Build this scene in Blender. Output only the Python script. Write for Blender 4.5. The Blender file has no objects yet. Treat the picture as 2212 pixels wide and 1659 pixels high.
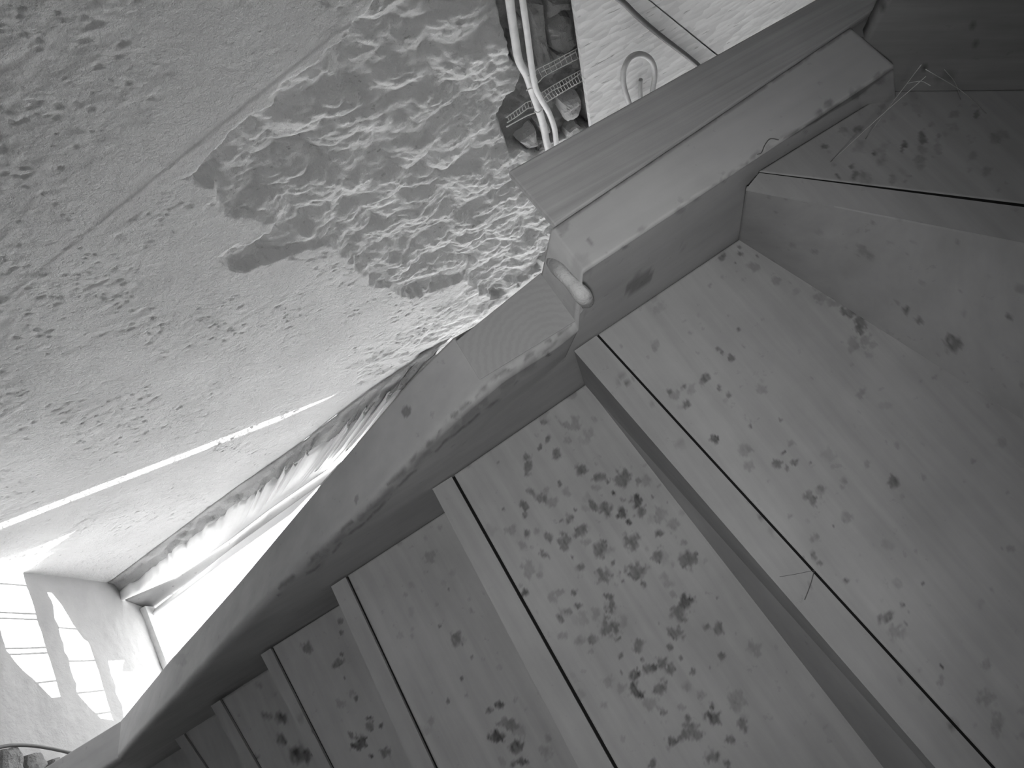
import bpy, math
import numpy as np
from mathutils import Matrix, Vector

# ------------------------------------------------------------------ camera
ZC = 1.30                                   # camera height above the cellar floor
CX, CY, FPX = 1106.0, 829.5, 1400.0
_v = np.array([(1207 - CX) / FPX, (1377 - CY) / FPX, 1.0]); VZ = _v / np.linalg.norm(_v)
_a = np.array([math.cos(math.radians(-33.5)), math.sin(math.radians(-33.5)), 0.0])
_a = _a - VZ * (_a @ VZ); VX = _a / np.linalg.norm(_a); VY = np.cross(VZ, VX)

scene = bpy.context.scene
cam_d = bpy.data.cameras.new('camera'); cam = bpy.data.objects.new('camera', cam_d)
scene.collection.objects.link(cam); scene.camera = cam
cam_d.sensor_fit = 'HORIZONTAL'; cam_d.sensor_width = 36.0
cam_d.lens = 36.0 * FPX / 2212.0; cam_d.clip_start = 0.01
cam.matrix_world = Matrix((
    (VX[0], -VX[1], -VX[2], 0), (VY[0], -VY[1], -VY[2], 0),
    (VZ[0], -VZ[1], -VZ[2], ZC), (0, 0, 0, 1)))

# ------------------------------------------------------------------ light
world = bpy.data.worlds.new('sky'); scene.world = world; world.use_nodes = True
bg = world.node_tree.nodes['Background']
bg.inputs[0].default_value = (1, 1, 1, 1); bg.inputs[1].default_value = 7.6

SUN_T = 0.354                               # drop per metre travelled towards -x
SUN_S = 0.08                                # drift towards the plaster wall
sun_d = bpy.data.lights.new('sun', 'SUN'); sun = bpy.data.objects.new('sun', sun_d)
scene.collection.objects.link(sun)
sun_d.energy = 42.0; sun_d.angle = math.radians(0.06)
sun.rotation_euler = Vector((-1, -SUN_S, -SUN_T)).to_track_quat('-Z', 'Y').to_euler()
sun.location = (4, 0, 4)

ir_d = bpy.data.lights.new('infrared_lamp', 'SPOT'); ir = bpy.data.objects.new('infrared_lamp', ir_d)
scene.collection.objects.link(ir)           # the LED ring of the surveillance camera itself
ir_d.energy = 15.5; ir_d.spot_size = math.radians(120); ir_d.spot_blend = 1.0; ir_d.shadow_soft_size = 0.02
ir.matrix_world = cam.matrix_world @ Matrix.Translation((0.01, -0.045, 0.01)) @ Matrix.Rotation(math.radians(2), 4, 'Y') @ Matrix.Rotation(math.radians(-4), 4, 'X')

vs = scene.view_settings
vs.view_transform = 'Standard'; vs.look = 'None'; vs.gamma = 1.0; vs.exposure = 0.0
vs.use_curve_mapping = False

# ------------------------------------------------------------------ helpers
def ray(p):
    d = np.array([(p[0] - CX) / FPX, (p[1] - CY) / FPX, 1.0])
    return np.array([d @ VX, d @ VY, d @ VZ])
def az(p, z): r = ray(p); return r * (z / r[2])
def ay(p, y): r = ray(p); return r * (y / r[1])
def ax(p, x): r = ray(p); return r * (x / r[0])
def to_px(P):
    P = np.asarray(P, float)
    d = P[..., 0:1] * VX + P[..., 1:2] * VY + P[..., 2:3] * VZ
    return CX + FPX * d[..., 0] / d[..., 2], CY + FPX * d[..., 1] / d[..., 2]

def link(o): scene.collection.objects.link(o); return o
def mesh_obj(name, verts, faces, mat, parent=None, smooth=False, attrs=None):
    V = np.asarray(verts, np.float32).copy(); V[:, 2] += ZC
    me = bpy.data.meshes.new(name)
    if isinstance(faces, np.ndarray):
        n = len(faces)
        me.vertices.add(len(V)); me.vertices.foreach_set('co', V.ravel())
        me.loops.add(n * 4); me.loops.foreach_set('vertex_index', faces.astype(np.int32).ravel())
        me.polygons.add(n); me.polygons.foreach_set('loop_start', np.arange(0, n * 4, 4, dtype=np.int32))
        me.update(calc_edges=True)
    else:
        me.from_pydata([tuple(v) for v in V], [], [tuple(f) for f in faces]); me.update()
    if smooth: me.polygons.foreach_set('use_smooth', np.ones(len(me.polygons), bool))
    for k, a in (attrs or {}).items():
        at = me.attributes.new(k, 'FLOAT', 'POINT'); at.data.foreach_set('value', np.asarray(a, np.float32))
    me.materials.append(mat)
    o = link(bpy.data.objects.new(name, me)); o.parent = parent
    return o
def fix_normals(o):
    import bmesh
    bm = bmesh.new(); bm.from_mesh(o.data); bmesh.ops.recalc_face_normals(bm, faces=bm.faces); bm.to_mesh(o.data); bm.free()
def tag(o, label=None, cat=None, group=None, kind=None):
    for k, v in (('label', label), ('category', cat), ('group', group), ('kind', kind)):
        if v: o[k] = v
    return o
def empty(name, loc):
    o = link(bpy.data.objects.new(name, None)); o.location = loc; o.empty_display_size = 0.05
    return o
def keep(o, parent):                         # parent without moving
    o.parent = parent; o.matrix_parent_inverse = Matrix.Translation(parent.location).inverted()
def box(name, lo, hi, mat, parent=None):
    x0, y0, z0 = lo; x1, y1, z1 = hi
    v = [(x0,y0,z0),(x1,y0,z0),(x1,y1,z0),(x0,y1,z0),(x0,y0,z1),(x1,y0,z1),(x1,y1,z1),(x0,y1,z1)]
    f = [(0,3,2,1),(4,5,6,7),(0,1,5,4),(1,2,6,5),(2,3,7,6),(3,0,4,7)]
    return mesh_obj(name, v, f, mat, parent)
def prism(name, poly, z0, z1, mat, parent=None, poly_top=None, bevel=0):
    n = len(poly); pt = poly_top if poly_top is not None else poly
    v = [(p[0], p[1], z0) for p in poly] + [(p[0], p[1], z1) for p in pt]
    f = [tuple(range(n))[::-1], tuple(range(n, 2*n))] + [(i, (i+1) % n, n + (i+1) % n, n + i) for i in range(n)]
    o = mesh_obj(name, v, f, mat, parent); fix_normals(o)
    if bevel:
        b = o.modifiers.new('bevel', 'BEVEL'); b.width = bevel; b.segments = 2
    return o
def catmull(P, k=8):
    P = [np.asarray(p, float) for p in P]
    Q = [2*P[0]-P[1]] + P + [2*P[-1]-P[-2]]; out = []
    for i in range(1, len(Q) - 2):
        for j in range(k):
            t = j / k; a, b, c, d = Q[i-1], Q[i], Q[i+1], Q[i+2]
            out.append(0.5*((2*b)+(c-a)*t+(2*a-5*b+4*c-d)*t*t+(3*b-a-3*c+d)*t**3))
    out.append(P[-1]); return out
def tube(name, pts, r, mat, parent=None, seg=10, spline=8, rfun=None):
    P = np.array(catmull(pts, spline) if spline and len(pts) > 2 else pts, float); n = len(P)
    T = np.gradient(P, axis=0); T /= np.linalg.norm(T, axis=1)[:, None] + 1e-12
    up = np.array([0, 1.0, 0]) if abs(T[0][1]) < 0.9 else np.array([1.0, 0, 0])
    V = []; F = []
    for i in range(n):
        a = np.cross(T[i], up); a /= np.linalg.norm(a); b = np.cross(T[i], a); up = np.cross(a, T[i])
        rr = r * (rfun(i / (n - 1)) if rfun else 1)
        for s in range(seg):
            t = 2*math.pi*s/seg; V.append(P[i] + rr*(math.cos(t)*a + math.sin(t)*b))
    for i in range(n-1):
        for s in range(seg):
            F.append((i*seg+s, i*seg+(s+1) % seg, (i+1)*seg+(s+1) % seg, (i+1)*seg+s))
    F.append(tuple(range(seg))); F.append(tuple(range((n-1)*seg, n*seg))[::-1])
    o = mesh_obj(name, V, F, mat, parent, smooth=True); fix_normals(o); return o

# numpy value noise -------------------------------------------------
def _hash(i, j, s):
    h = (i.astype(np.int64)*374761393 + j.astype(np.int64)*668265263 + s*1442695041) & 0xffffffff
    h = ((h ^ (h >> 13)) * 1274126177) & 0xffffffff
    return ((h ^ (h >> 16)) & 0xffffff) / float(0xffffff)
def vnoise(x, y, s=0):
    i = np.floor(x); j = np.floor(y); u = x - i; v = y - j
    u = u*u*u*(u*(u*6-15)+10); v = v*v*v*(v*(v*6-15)+10)
    a = _hash(i, j, s); b = _hash(i+1, j, s); c = _hash(i, j+1, s); d = _hash(i+1, j+1, s)
    return (a*(1-u)+b*u)*(1-v)+(c*(1-u)+d*u)*v
def fbm(x, y, o=4, s=0):
    r = 0; a = 0.5; t = 0
    for k in range(o): r = r + a*vnoise(x*2**k, y*2**k, s+17*k); t += a; a *= 0.5
    return r / t
def scales(x, y, s, k=1.1, tilt=0.9):        # overlapping thrown lumps with crisp creases
    i0 = np.floor(x); j0 = np.floor(y); best = np.full(x.shape, -9.0)
    for di in (-1, 0, 1):
        for dj in (-1, 0, 1):
            i = i0+di; j = j0+dj
            cx = i+0.15+0.7*_hash(i, j, s); cy = j+0.15+0.7*_hash(i, j, s+1)
            h = _hash(i, j, s+2); tx = (_hash(i, j, s+3)-0.5)*tilt; ty = (_hash(i, j, s+4)-0.35)*tilt
            dx = x-cx; dy = y-cy
            best = np.maximum(best, h*0.8 - k*(dx*dx+dy*dy) + tx*dx + ty*dy)
    return best
def smooth01(t): t = np.clip(t, 0, 1); return t*t*(3-2*t)
def poly_sd(px, py, poly):                    # signed distance, inside positive
    P = np.array(poly, float); inside = np.zeros(px.shape, bool); d = np.full(px.shape, 1e9)
    for i in range(len(P)):
        a = P[i]; b = P[(i+1) % len(P)]
        e = b-a; t = np.clip(((px-a[0])*e[0]+(py-a[1])*e[1])/(e@e), 0, 1)
        d = np.minimum(d, np.hypot(px-a[0]-t*e[0], py-a[1]-t*e[1]))
        c = ((a[1] > py) != (b[1] > py))
        xi = (b[0]-a[0])*(py-a[1])/((b[1]-a[1]) if b[1] != a[1] else 1e-9)+a[0]
        inside ^= c & (px < xi)
    return np.where(inside, d, -d)

# ------------------------------------------------------------------ materials
def new_mat(name, rough=0.85):
    m = bpy.data.materials.new(name); m.use_nodes = True
    b = m.node_tree.nodes['Principled BSDF']
    b.inputs['Roughness'].default_value = rough; b.inputs['Specular IOR Level'].default_value = 0.15
    return m, m.node_tree.nodes, m.node_tree.links, b
def g(v): return (v, v, v, 1)
def noise_node(N, L, scale, detail=6, vec=None, rough=0.6):
    n = N.new('ShaderNodeTexNoise'); n.inputs['Scale'].default_value = scale
    n.inputs['Detail'].default_value = detail; n.inputs['Roughness'].default_value = rough
    if vec: L.new(vec, n.inputs['Vector'])
    return n
def coords(N, L, scale=(1,1,1), rot=(0,0,0)):
    c = N.new('ShaderNodeTexCoord'); m = N.new('ShaderNodeMapping')
    m.inputs['Scale'].default_value = scale; m.inputs['Rotation'].default_value = rot
    L.new(c.outputs['Object'], m.inputs['Vector']); return m.outputs['Vector']
def ramp(N, L, fac, p0, v0, p1, v1):
    r = N.new('ShaderNodeValToRGB'); L.new(fac, r.inputs[0])
    r.color_ramp.elements[0].position = p0; r.color_ramp.elements[0].color = g(v0)
    r.color_ramp.elements[1].position = p1; r.color_ramp.elements[1].color = g(v1)
    return r.outputs[0]
def mixc(N, L, fac, a, b, mode='MIX'):
    m = N.new('ShaderNodeMix'); m.data_type = 'RGBA'; m.blend_type = mode
    for s, k in ((fac, 0), (a, 6), (b, 7)):
        if isinstance(s, (int, float)): m.inputs[k].default_value = s if k == 0 else g(s)
        else: L.new(s, m.inputs[k])
    return m.outputs[2]
def bump(N, L, b, h, strength, dist, prev=None):
    n = N.new('ShaderNodeBump'); n.inputs['Strength'].default_value = strength; n.inputs['Distance'].default_value = dist
    L.new(h, n.inputs['Height'])
    if prev: L.new(prev, n.inputs['Normal'])
    L.new(n.outputs[0], b.inputs['Normal']); return n.outputs[0]

def wood(name, base, scale, rot=(0,0,0), stain=True, contrast=0.16, spots=0.25):
    m, N, L, b = new_mat(name, 0.75)
    vec = coords(N, L, scale, rot)
    n1 = noise_node(N, L, 1.0, 5, vec, 0.55)
    c = ramp(N, L, n1.outputs[0], 0.25, base*(1-contrast), 0.75, base*(1+contrast))
    iso = coords(N, L)
    n2 = noise_node(N, L, 7.0, 4, iso)
    c = mixc(N, L, 1.0, c, ramp(N, L, n2.outputs[0], 0.3, 0.84, 0.7, 1.0), 'MULTIPLY')
    n3 = noise_node(N, L, 60.0, 3, iso)
    sp = N.new('ShaderNodeMath'); sp.operation = 'MULTIPLY'
    L.new(ramp(N, L, n3.outputs[0], 0.66, 0.0, 0.74, 1.0), sp.inputs[0]); sp.inputs[1].default_value = spots
    c = mixc(N, L, sp.outputs[0], c, base*0.35)
    if stain:
        at = N.new('ShaderNodeAttribute'); at.attribute_name = 'stain'
        c = mixc(N, L, at.outputs['Fac'], c, 0.035)
    L.new(c, b.inputs['Base Color'])
    bump(N, L, b, n1.outputs[0], 0.15, 0.003)
    return m
M = {}
M['tread'] = wood('spruce_tread', 0.40, (55, 4, 20))
M['riser'] = wood('spruce_riser', 0.34, (55, 4, 20), stain=True)
M['stringer'] = wood('spruce_stringer', 0.41, (4, 30, 30), rot=(0, 0.7, 0), contrast=0.1)
M['beam'] = wood('planed_board', 0.40, (3, 110, 40), stain=True, contrast=0.2, spots=0.05)
M['dark_board'] = wood('dark_panel', 0.24, (6, 6, 60), stain=True)
def endgrain():
    m, N, L, b = new_mat('end_grain', 0.8)
    c = N.new('ShaderNodeTexCoord'); mp = N.new('ShaderNodeMapping')
    mp.inputs['Location'].default_value = (-0.165, 0.262, 0); L.new(c.outputs['Object'], mp.inputs['Vector'])
    w = N.new('ShaderNodeTexWave'); w.wave_type = 'RINGS'; w.rings_direction = 'Z'
    w.inputs['Scale'].default_value = 34; w.inputs['Distortion'].default_value = 3.5; w.inputs['Detail'].default_value = 2
    w.inputs['Detail Scale'].default_value = 4
    L.new(mp.outputs[0], w.inputs['Vector'])
    col = ramp(N, L, w.outputs['Fac'], 0.1, 0.285, 0.9, 0.305)
    at = N.new('ShaderNodeAttribute'); at.attribute_name = 'stain'
    col = mixc(N, L, at.outputs['Fac'], col, 0.05)
    L.new(col, b.inputs['Base Color']); return m
M['end'] = endgrain()

def plaster(name, base, attr=False, bs=0.6, pits=0.45):
    m, N, L, b = new_mat(name, 0.95)
    iso = coords(N, L)
    n = noise_node(N, L, 5, 5, iso)
    c = ramp(N, L, n.outputs[0], 0.3, base*0.88, 0.7, base*1.06)
    pit = noise_node(N, L, 75, 3, coords(N, L, (0.6, 1, 1.2)))
    c = mixc(N, L, 1.0, c, ramp(N, L, pit.outputs[0], 0.26, 1-pits, 0.36, 1.0), 'MULTIPLY')
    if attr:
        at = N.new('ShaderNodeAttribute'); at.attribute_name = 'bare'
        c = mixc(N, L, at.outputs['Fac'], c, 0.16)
    L.new(c, b.inputs['Base Color'])
    f = noise_node(N, L, 160, 5, iso, 0.7)
    p = bump(N, L, b, f.outputs[0], bs, 0.004)
    f2 = noise_node(N, L, 55, 4, iso, 0.65)
    bump(N, L, b, f2.outputs[0], bs*0.8, 0.008, p)
    return m
M['plaster'] = plaster('rough_plaster', 0.60, True, 0.75, 0.35)
M['plaster_f'] = plaster('pale_plaster', 0.44, False, 0.35, 0.12)
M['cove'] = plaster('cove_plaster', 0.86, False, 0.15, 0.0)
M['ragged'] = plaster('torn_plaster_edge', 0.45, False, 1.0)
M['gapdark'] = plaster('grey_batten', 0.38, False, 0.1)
M['stone'] = plaster('rubble_stone', 0.24, False, 0.9)
M['stone_light'] = plaster('pale_brick', 0.46, False, 0.6)
def flat(name, v, rough=0.6):
    m, N, L, b = new_mat(name, rough)
    n = noise_node(N, L, 40, 3, coords(N, L))
    L.new(ramp(N, L, n.outputs[0], 0.3, v*0.9, 0.7, v*1.08), b.inputs['Base Color']); return m
M['conduit'] = flat('white_conduit_plastic', 0.72, 0.4)
M['wire'] = flat('galvanised_wire', 0.6, 0.45)
M['cable_grey'] = flat('grey_cable_sheath', 0.36, 0.5)
M['cable_dark'] = flat('dark_cable_sheath', 0.12, 0.5)
M['foam'] = plaster('filler_bead', 0.46, False, 0.5)
M['shell'] = plaster('cellar_plaster', 0.42, False, 0.4)
M['frame'] = flat('window_frame_paint', 0.7)
M['gap_shadow'] = flat('black_gap_shadow', 0.012, 0.9)  # near-black colour painted in for the shade inside the open gaps
M['web'] = flat('spider_silk', 0.5)
def osb():
    m, N, L, b = new_mat('strand_board', 0.7)
    v = coords(N, L, (26, 26, 80), (0, 0.75, 0)); vo = N.new('ShaderNodeTexVoronoi'); vo.inputs['Scale'].default_value = 1.0
    L.new(v, vo.inputs['Vector'])
    sep = N.new('ShaderNodeSeparateColor'); L.new(vo.outputs['Color'], sep.inputs[0])
    c = ramp(N, L, sep.outputs[0], 0.0, 0.68, 1.0, 0.82)
    v2 = coords(N, L, (18, 30, 120), (0, 0.95, 0)); n = noise_node(N, L, 1.0, 3, v2)
    c = mixc(N, L, 1.0, c, ramp(N, L, n.outputs[0], 0.28, 0.5, 0.36, 1.0), 'MULTIPLY')
    L.new(c, b.inputs['Base Color']); bump(N, L, b, vo.outputs['Distance'], 0.2, 0.004); return m
M['osb'] = osb()
def glass():
    m = bpy.data.materials.new('window_glass'); m.use_nodes = True; N = m.node_tree.nodes; L = m.node_tree.links
    N.clear(); o = N.new('ShaderNodeOutputMaterial'); t = N.new('ShaderNodeBsdfTransparent'); gl = N.new('ShaderNodeBsdfGlossy')
    gl.inputs['Roughness'].default_value = 0.05; t.inputs[0].default_value = g(0.97)
    x = N.new('ShaderNodeMixShader'); x.inputs[0].default_value = 0.04
    L.new(t.outputs[0], x.inputs[1]); L.new(gl.outputs[0], x.inputs[2]); L.new(x.outputs[0], o.inputs[0]); return m
M['glass'] = glass()

# ------------------------------------------------------------------ setting: plaster wall (W)
WY = -1.0
XF = -1.29                                   # end wall
XR = 1.45                                    # added unseen wall with the sun mask window
YB = 0.80                                    # wall beyond the stairs
L0 = [ay(p, WY) for p in [(234,1258),(500,1058),(658,950),(797,842),(975,725)]]
def w_top(x):
    return np.interp(x, [q[0] for q in L0] + [XR], [q[2] for q in L0[:-1]] + [2.12] + [2.50])

def grid_faces(nu, nv):
    i = np.arange(nu-1)[:, None]*nv + np.arange(nv-1)[None, :]
    return np.stack([i, i+nv, i+nv+1, i+1], -1).reshape(-1, 4)

ROUGH = [(850,-60),(760,75),(690,130),(612,185),(560,245),(480,310),(395,388),(470,398),(492,455),(545,470),
         (605,480),(545,522),(465,556),(500,578),(600,562),(715,530),(790,585),(800,615),(880,640),(960,612),
         (1010,600),(1060,650),(1300,480),(1300,-60)]
THIN = [(1010,600),(900,690),(742,792),(765,835),(870,815),(1150,640),(1060,600)]
CHASE = [(1075,-60),(1108,130),(1135,170),(1085,270),(1110,330),(1180,330),(1290,270),(1290,200),(1245,-60)]
def build_wall():
    xs = np.concatenate([np.arange(XF, 0.80, 0.0032), np.linspace(0.81, XR, 12)])
    t = np.concatenate([np.linspace(0, 0.86, 6)[:-1]*0 + np.linspace(-ZC, 0.42, 6)[:-1]])
    nz = 600
    X = np.repeat(xs[:, None], nz+5, 1)
    top = w_top(xs)
    Z = np.concatenate([np.repeat(t[None], len(xs), 0), 0.42 + (top[:, None]-0.42)*np.linspace(0, 1, nz)[None]], 1)
    P = np.stack([X, np.full_like(X, WY), Z], -1)
    px, py = to_px(np.where(Z[..., None] < 0.40, np.array([0, -1, 1.0]), P))
    px = np.where(Z < 0.40, -500, px)
    ed = 16*(fbm(X*22, Z*22, 3, 5)-0.5)*2
    sd = poly_sd(px, py, ROUGH) + ed
    st = poly_sd(px, py, THIN) + ed
    sc = poly_sd(px, py, CHASE) + ed*0.7
    r = smooth01(sd/11+0.5); rt = smooth01(st/25)
    wx = X + 0.05*(fbm(X*8, Z*8, 3, 31)-0.5); wz = Z + 0.05*(fbm(X*8+40, Z*8, 3, 37)-0.5)
    u = wx*0.93 + wz*0.37; v = -wx*0.37 + wz*0.93
    lump = scales(u*12, v*17, 101, 1.2, 1.2)*0.020 + scales(u*28, v*35, 211, 1.2, 1.2)*0.008 + scales(wx*52-wz*9, wz*70, 311, 1.2, 1.2)*0.0042
    lump = lump + (fbm(X*80, Z*110, 4, 77)-0.5)*0.0045 + (fbm(X*9, Z*9, 3, 91)-0.5)*0.022
    patch = smooth01((fbm(X*7, Z*7, 3, 300)-0.40)*5)
    plas = (fbm(X*3, Z*3, 3, 7)-0.5)*0.008 + (fbm(X*45, Z*60, 4, 9)-0.5)*0.0022*(0.35+patch)
    grit = vnoise(X*120, Z*150, 3)*vnoise(X*60, Z*75, 13)
    plas = plas - 0.0016*smooth01((grit-0.48)*6)*(0.25+patch)
    s_line = np.interp(X, [-0.60, 0.20], [0.985, 0.782])      # faint trowel line
    plas = plas + 0.0009*smooth01((Z-s_line)/0.003)
    D = plas*(1-r) + (lump-0.026)*r
    D = D*(1-rt*(1-r)) + rt*(1-r)*(plas + lump*0.45 - 0.004)
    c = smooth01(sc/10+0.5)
    D = D*(1-c) + c*(-0.045 + (fbm(X*30, Z*30, 4, 61)-0.5)*0.03)
    edge = smooth01((X-XF)/0.03)*(1-smooth01((X-0.70)/0.05)*(1-c))
    P[..., 1] = WY + D*edge*np.where(Z < 0.43, 0, 1)
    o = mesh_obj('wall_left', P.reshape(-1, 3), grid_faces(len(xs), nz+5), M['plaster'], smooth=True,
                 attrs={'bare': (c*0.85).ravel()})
    tag(o, 'rough grey plaster wall with torn patch of thrown mortar', kind='structure'); return o
wall_w = build_wall()

# end wall with the sun patches (F)
def build_end():
    ys = np.concatenate([np.arange(WY, -0.33, 0.006), np.linspace(-0.32, YB, 8)])
    zt = 2.535
    zs = np.concatenate([np.linspace(-ZC, 1.5, 5)[:-1], np.arange(1.5, zt, 0.006), [zt]])
    Y, Z = np.meshgrid(ys, zs, indexing='ij')
    D = (fbm(Y*6, Z*6, 3, 401)-0.5)*0.012 + (fbm(Y*40, Z*40, 3, 405)-0.5)*0.003
    P = np.stack([XF + D*np.where(Z > 1.49, 1, 0), Y, Z], -1)
    o = mesh_obj('wall_back', P.reshape(-1, 3), grid_faces(len(ys), len(zs)), M['plaster_f'], smooth=True)
    tag(o, 'pale end wall striped with patches of sunlight', kind='structure')
    return o
wall_f = build_end()

# splayed reveal between plaster wall and roof light: torn edge, round bead, batten
def strip(name, A, B, mat, nu=160, nv=8, bulge=0.0, rag=0.0, seed=1, label=None, parent=None):
    ta = np.linspace(0, 1, nu)
    def res(L):
        L = np.array(L); d = np.r_[0, np.cumsum(np.linalg.norm(np.diff(L, axis=0), axis=1))]; d /= d[-1]
        return np.stack([np.interp(ta, d, L[:, k]) for k in range(3)], -1)
    a = res(A); b = res(B); w = np.linspace(0, 1, nv)
    P = a[:, None]*(1-w)[None, :, None] + b[:, None]*w[None, :, None]
    nrm = np.array([0, 0.78, -0.62])
    P = P + nrm*(bulge*np.sin(math.pi*w))[None, :, None]
    if rag:
        n = (fbm(P[..., 0]*25, w[None, :]*3+P[..., 0]*0, 4, seed)-0.5)*np.sin(math.pi*w)[None, :]
        P = P + nrm*(n*rag)[..., None]
    o = mesh_obj(name, P.reshape(-1, 3), grid_faces(nu, nv), mat, parent, smooth=True)
    s = o.modifiers.new('thick', 'SOLIDIFY'); s.thickness = 0.012; s.offset = -1 if False else 1
    if parent is None: tag(o, label, kind='structure')
    return o
def ext(L):                                   # continue a line behind the stairs and to the end wall
    a, b = np.array(L[-2]), np.array(L[-1]); d = (b-a)/(b[0]-a[0]); c, e = np.array(L[0]), np.array(L[1]); d0 = (e-c)/(e[0]-c[0])
    L = list(L)
    if L[0][0] > XF: L = [c + d0*(XF-c[0])] + L
    return L
_t = np.linspace(0, 1, 120); _lx = np.interp(_t, [0, .1, .45, .7, 1], [256, 318, 535, 696, 886]); _ly = np.interp(_t, [0, .1, .45, .7, 1], [1279, 1232, 1076, 956, 826])
_j = (fbm(_t*38, _t*0, 4, 77)-0.5)*22*smooth01(_t*12)
L1 = [ay((a+0.55*c, b+0.83*c), -0.97) for a, b, c in zip(_lx, _ly, _j)]
L2 = [ay(p, -0.93) for p in [(308,1279),(376,1250),(500,1165),(582,1102),(734,997)]]
L3 = [ay(p, -0.895) for p in [(326,1321),(403,1262),(500,1184),(690,1048)]]
L4 = [ay(p, -0.87) for p in [(318,1333),(403,1272),(627,1111)]]
cor = (XF, -0.93, 2.50)
strip('trim_1', [(q[0], q[1]+0.004, q[2]-0.002) for q in ext(L0)], ext(L1), M['ragged'], bulge=-0.004, rag=0.03, seed=3,
      label='torn dark plaster edge along the top of the wall')
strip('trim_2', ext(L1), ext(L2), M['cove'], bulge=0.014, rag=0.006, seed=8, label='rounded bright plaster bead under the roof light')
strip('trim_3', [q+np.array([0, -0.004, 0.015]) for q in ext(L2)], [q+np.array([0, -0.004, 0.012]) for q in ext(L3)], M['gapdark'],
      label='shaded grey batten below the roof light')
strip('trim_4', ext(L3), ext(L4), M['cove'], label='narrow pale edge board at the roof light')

# rest of the shell
tag(box('floor', (XF-0.1, WY-0.1, -ZC-0.05), (XR+0.1, YB+0.1, -ZC), M['shell']), 'plain cellar floor', kind='structure')
tag(box('wall_front', (XF, YB, -ZC), (XR, YB+0.1, 3.0), M['shell']), 'plain wall on the far side of the stairs', kind='structure')

tag(box('ceiling', (XF-0.05, -0.38, 2.60), (XR, YB+0.1, 2.70), M['shell']), 'plain ceiling above the stairs beside the roof light', kind='structure')
# unseen wall with the upstairs window, added to mask the sun into patches
def sun_mask_wall():
    dx = XR-XF; up = SUN_T*dx; sh = SUN_S*dx
    def zz(z): return z+up
    rows = [(1.27, 1.50, -0.95, -0.48), (1.562, 1.602, -1.085, -0.80), (1.790, 1.945, -1.055, -0.60), (2.012, 2.140, -0.935, -0.50), (2.19, 2.62, -0.70, -0.42)]  # first opening added unseen, so bounced sun brightens the stringer's underside
    root = empty('sun_mask_wall', (XR, 0, ZC)); tag(root, 'added unseen upstairs gable wall, its window masks the sun into patches', kind='structure')
    y0, y1 = WY, YB
    z = -ZC; k = 0
    def slab(a, b, ya, yb, nm='wall_panel'):
        if b-a > 1e-4 and yb-ya > 1e-4:
            o = box(nm, (XR, ya, a), (XR+0.012, yb, b), M['shell']); keep(o, root)
    for (za, zb, ya, yb) in rows:
        za, zb, ya, yb = zz(za), zz(zb), ya+sh, yb+sh
        slab(z, za, y0, y1); slab(za, zb, y0, ya); slab(za, zb, yb, y1); z = zb
    slab(z, zz(2.72), y0, y1)
    win = empty('sun_mask_window', (XR, 0, ZC)); tag(win, 'added unseen upstairs window, its bars mask the low sun into patches', kind='structure')
    def wavy(zc, half, ya, yb, sd):  # wavy edges shaped only for the outline of the sun patches
        n = 60; ys = np.linspace(ya, yb, n)
        a = zc-half-0.012*vnoise(ys*48, ys*0, sd); b = zc+half+0.012*vnoise(ys*48, ys*0+9, sd+1)
        V = [(XR-0.004, y, q) for y, q in zip(ys, a)] + [(XR-0.004, y, q) for y, q in zip(ys, b)] + \
            [(XR+0.002, y, q) for y, q in zip(ys, a)] + [(XR+0.002, y, q) for y, q in zip(ys, b)]
        F = []
        for i in range(n-1):
            F += [(i, i+1, n+i+1, n+i), (2*n+i, 3*n+i, 3*n+i+1, 2*n+i+1), (i, 2*n+i, 2*n+i+1, i+1), (n+i, n+i+1, 3*n+i+1, 3*n+i)]
        F += [(0, n, 3*n, 2*n), (n-1, 3*n-1, 4*n-1, 2*n-1)]
        o = mesh_obj('sun_mask_bar', V, F, M['frame']); keep(o, win)
    wavy(zz(1.979), 0.028, -1.08+sh, -0.45+sh, 5)
    wavy(zz(2.165), 0.022, -0.95+sh, -0.45+sh, 15)
    wavy(zz(1.785), 0.006, -1.07+sh, -0.55+sh, 25)
    # thin bars and wedges shaped to trim the sun patches
    def bar(y, za, zb, w=0.0032):
        o = box('sun_mask_bar', (XR-0.003, y+sh-w, zz(za)), (XR+0.001, y+sh+w, zz(zb)), M['frame']); keep(o, win)
    for y in (-0.955, -0.86, -0.842, -0.752, -0.735, -0.648): bar(y, 1.78, 1.96)
    for y in (-0.815, -0.705, -0.605, -0.535): bar(y, 1.99, 2.16)
    def wedge(pts):
        o = mesh_obj('sun_mask_bar', [(XR-0.002, p[0]+sh, zz(p[1])) for p in pts] + [(XR+0.002, p[0]+sh, zz(p[1])) for p in pts],
                     [tuple(range(len(pts))), tuple(range(len(pts), 2*len(pts)))[::-1]] +
                     [(i, len(pts)+i, len(pts)+(i+1) % len(pts), (i+1) % len(pts)) for i in range(len(pts))], M['frame'])
        fix_normals(o); keep(o, win)
    wedge([(-0.76, 1.79), (-0.70, 1.83), (-0.65, 1.875), (-0.59, 1.915), (-0.57, 1.79)])
    wedge([(-0.62, 2.0), (-0.57, 2.04), (-0.52, 2.08), (-0.48, 2.10), (-0.48, 1.99)])
    wedge([(-0.95, 2.15), (-0.95, 2.02), (-0.90, 2.06), (-0.84, 2.09), (-0.78, 2.12), (-0.76, 2.15)])
    wedge([(-0.72, 2.64), (-0.72, 2.30), (-0.66, 2.25), (-0.63, 2.64)])
sun_mask_wall()

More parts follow.
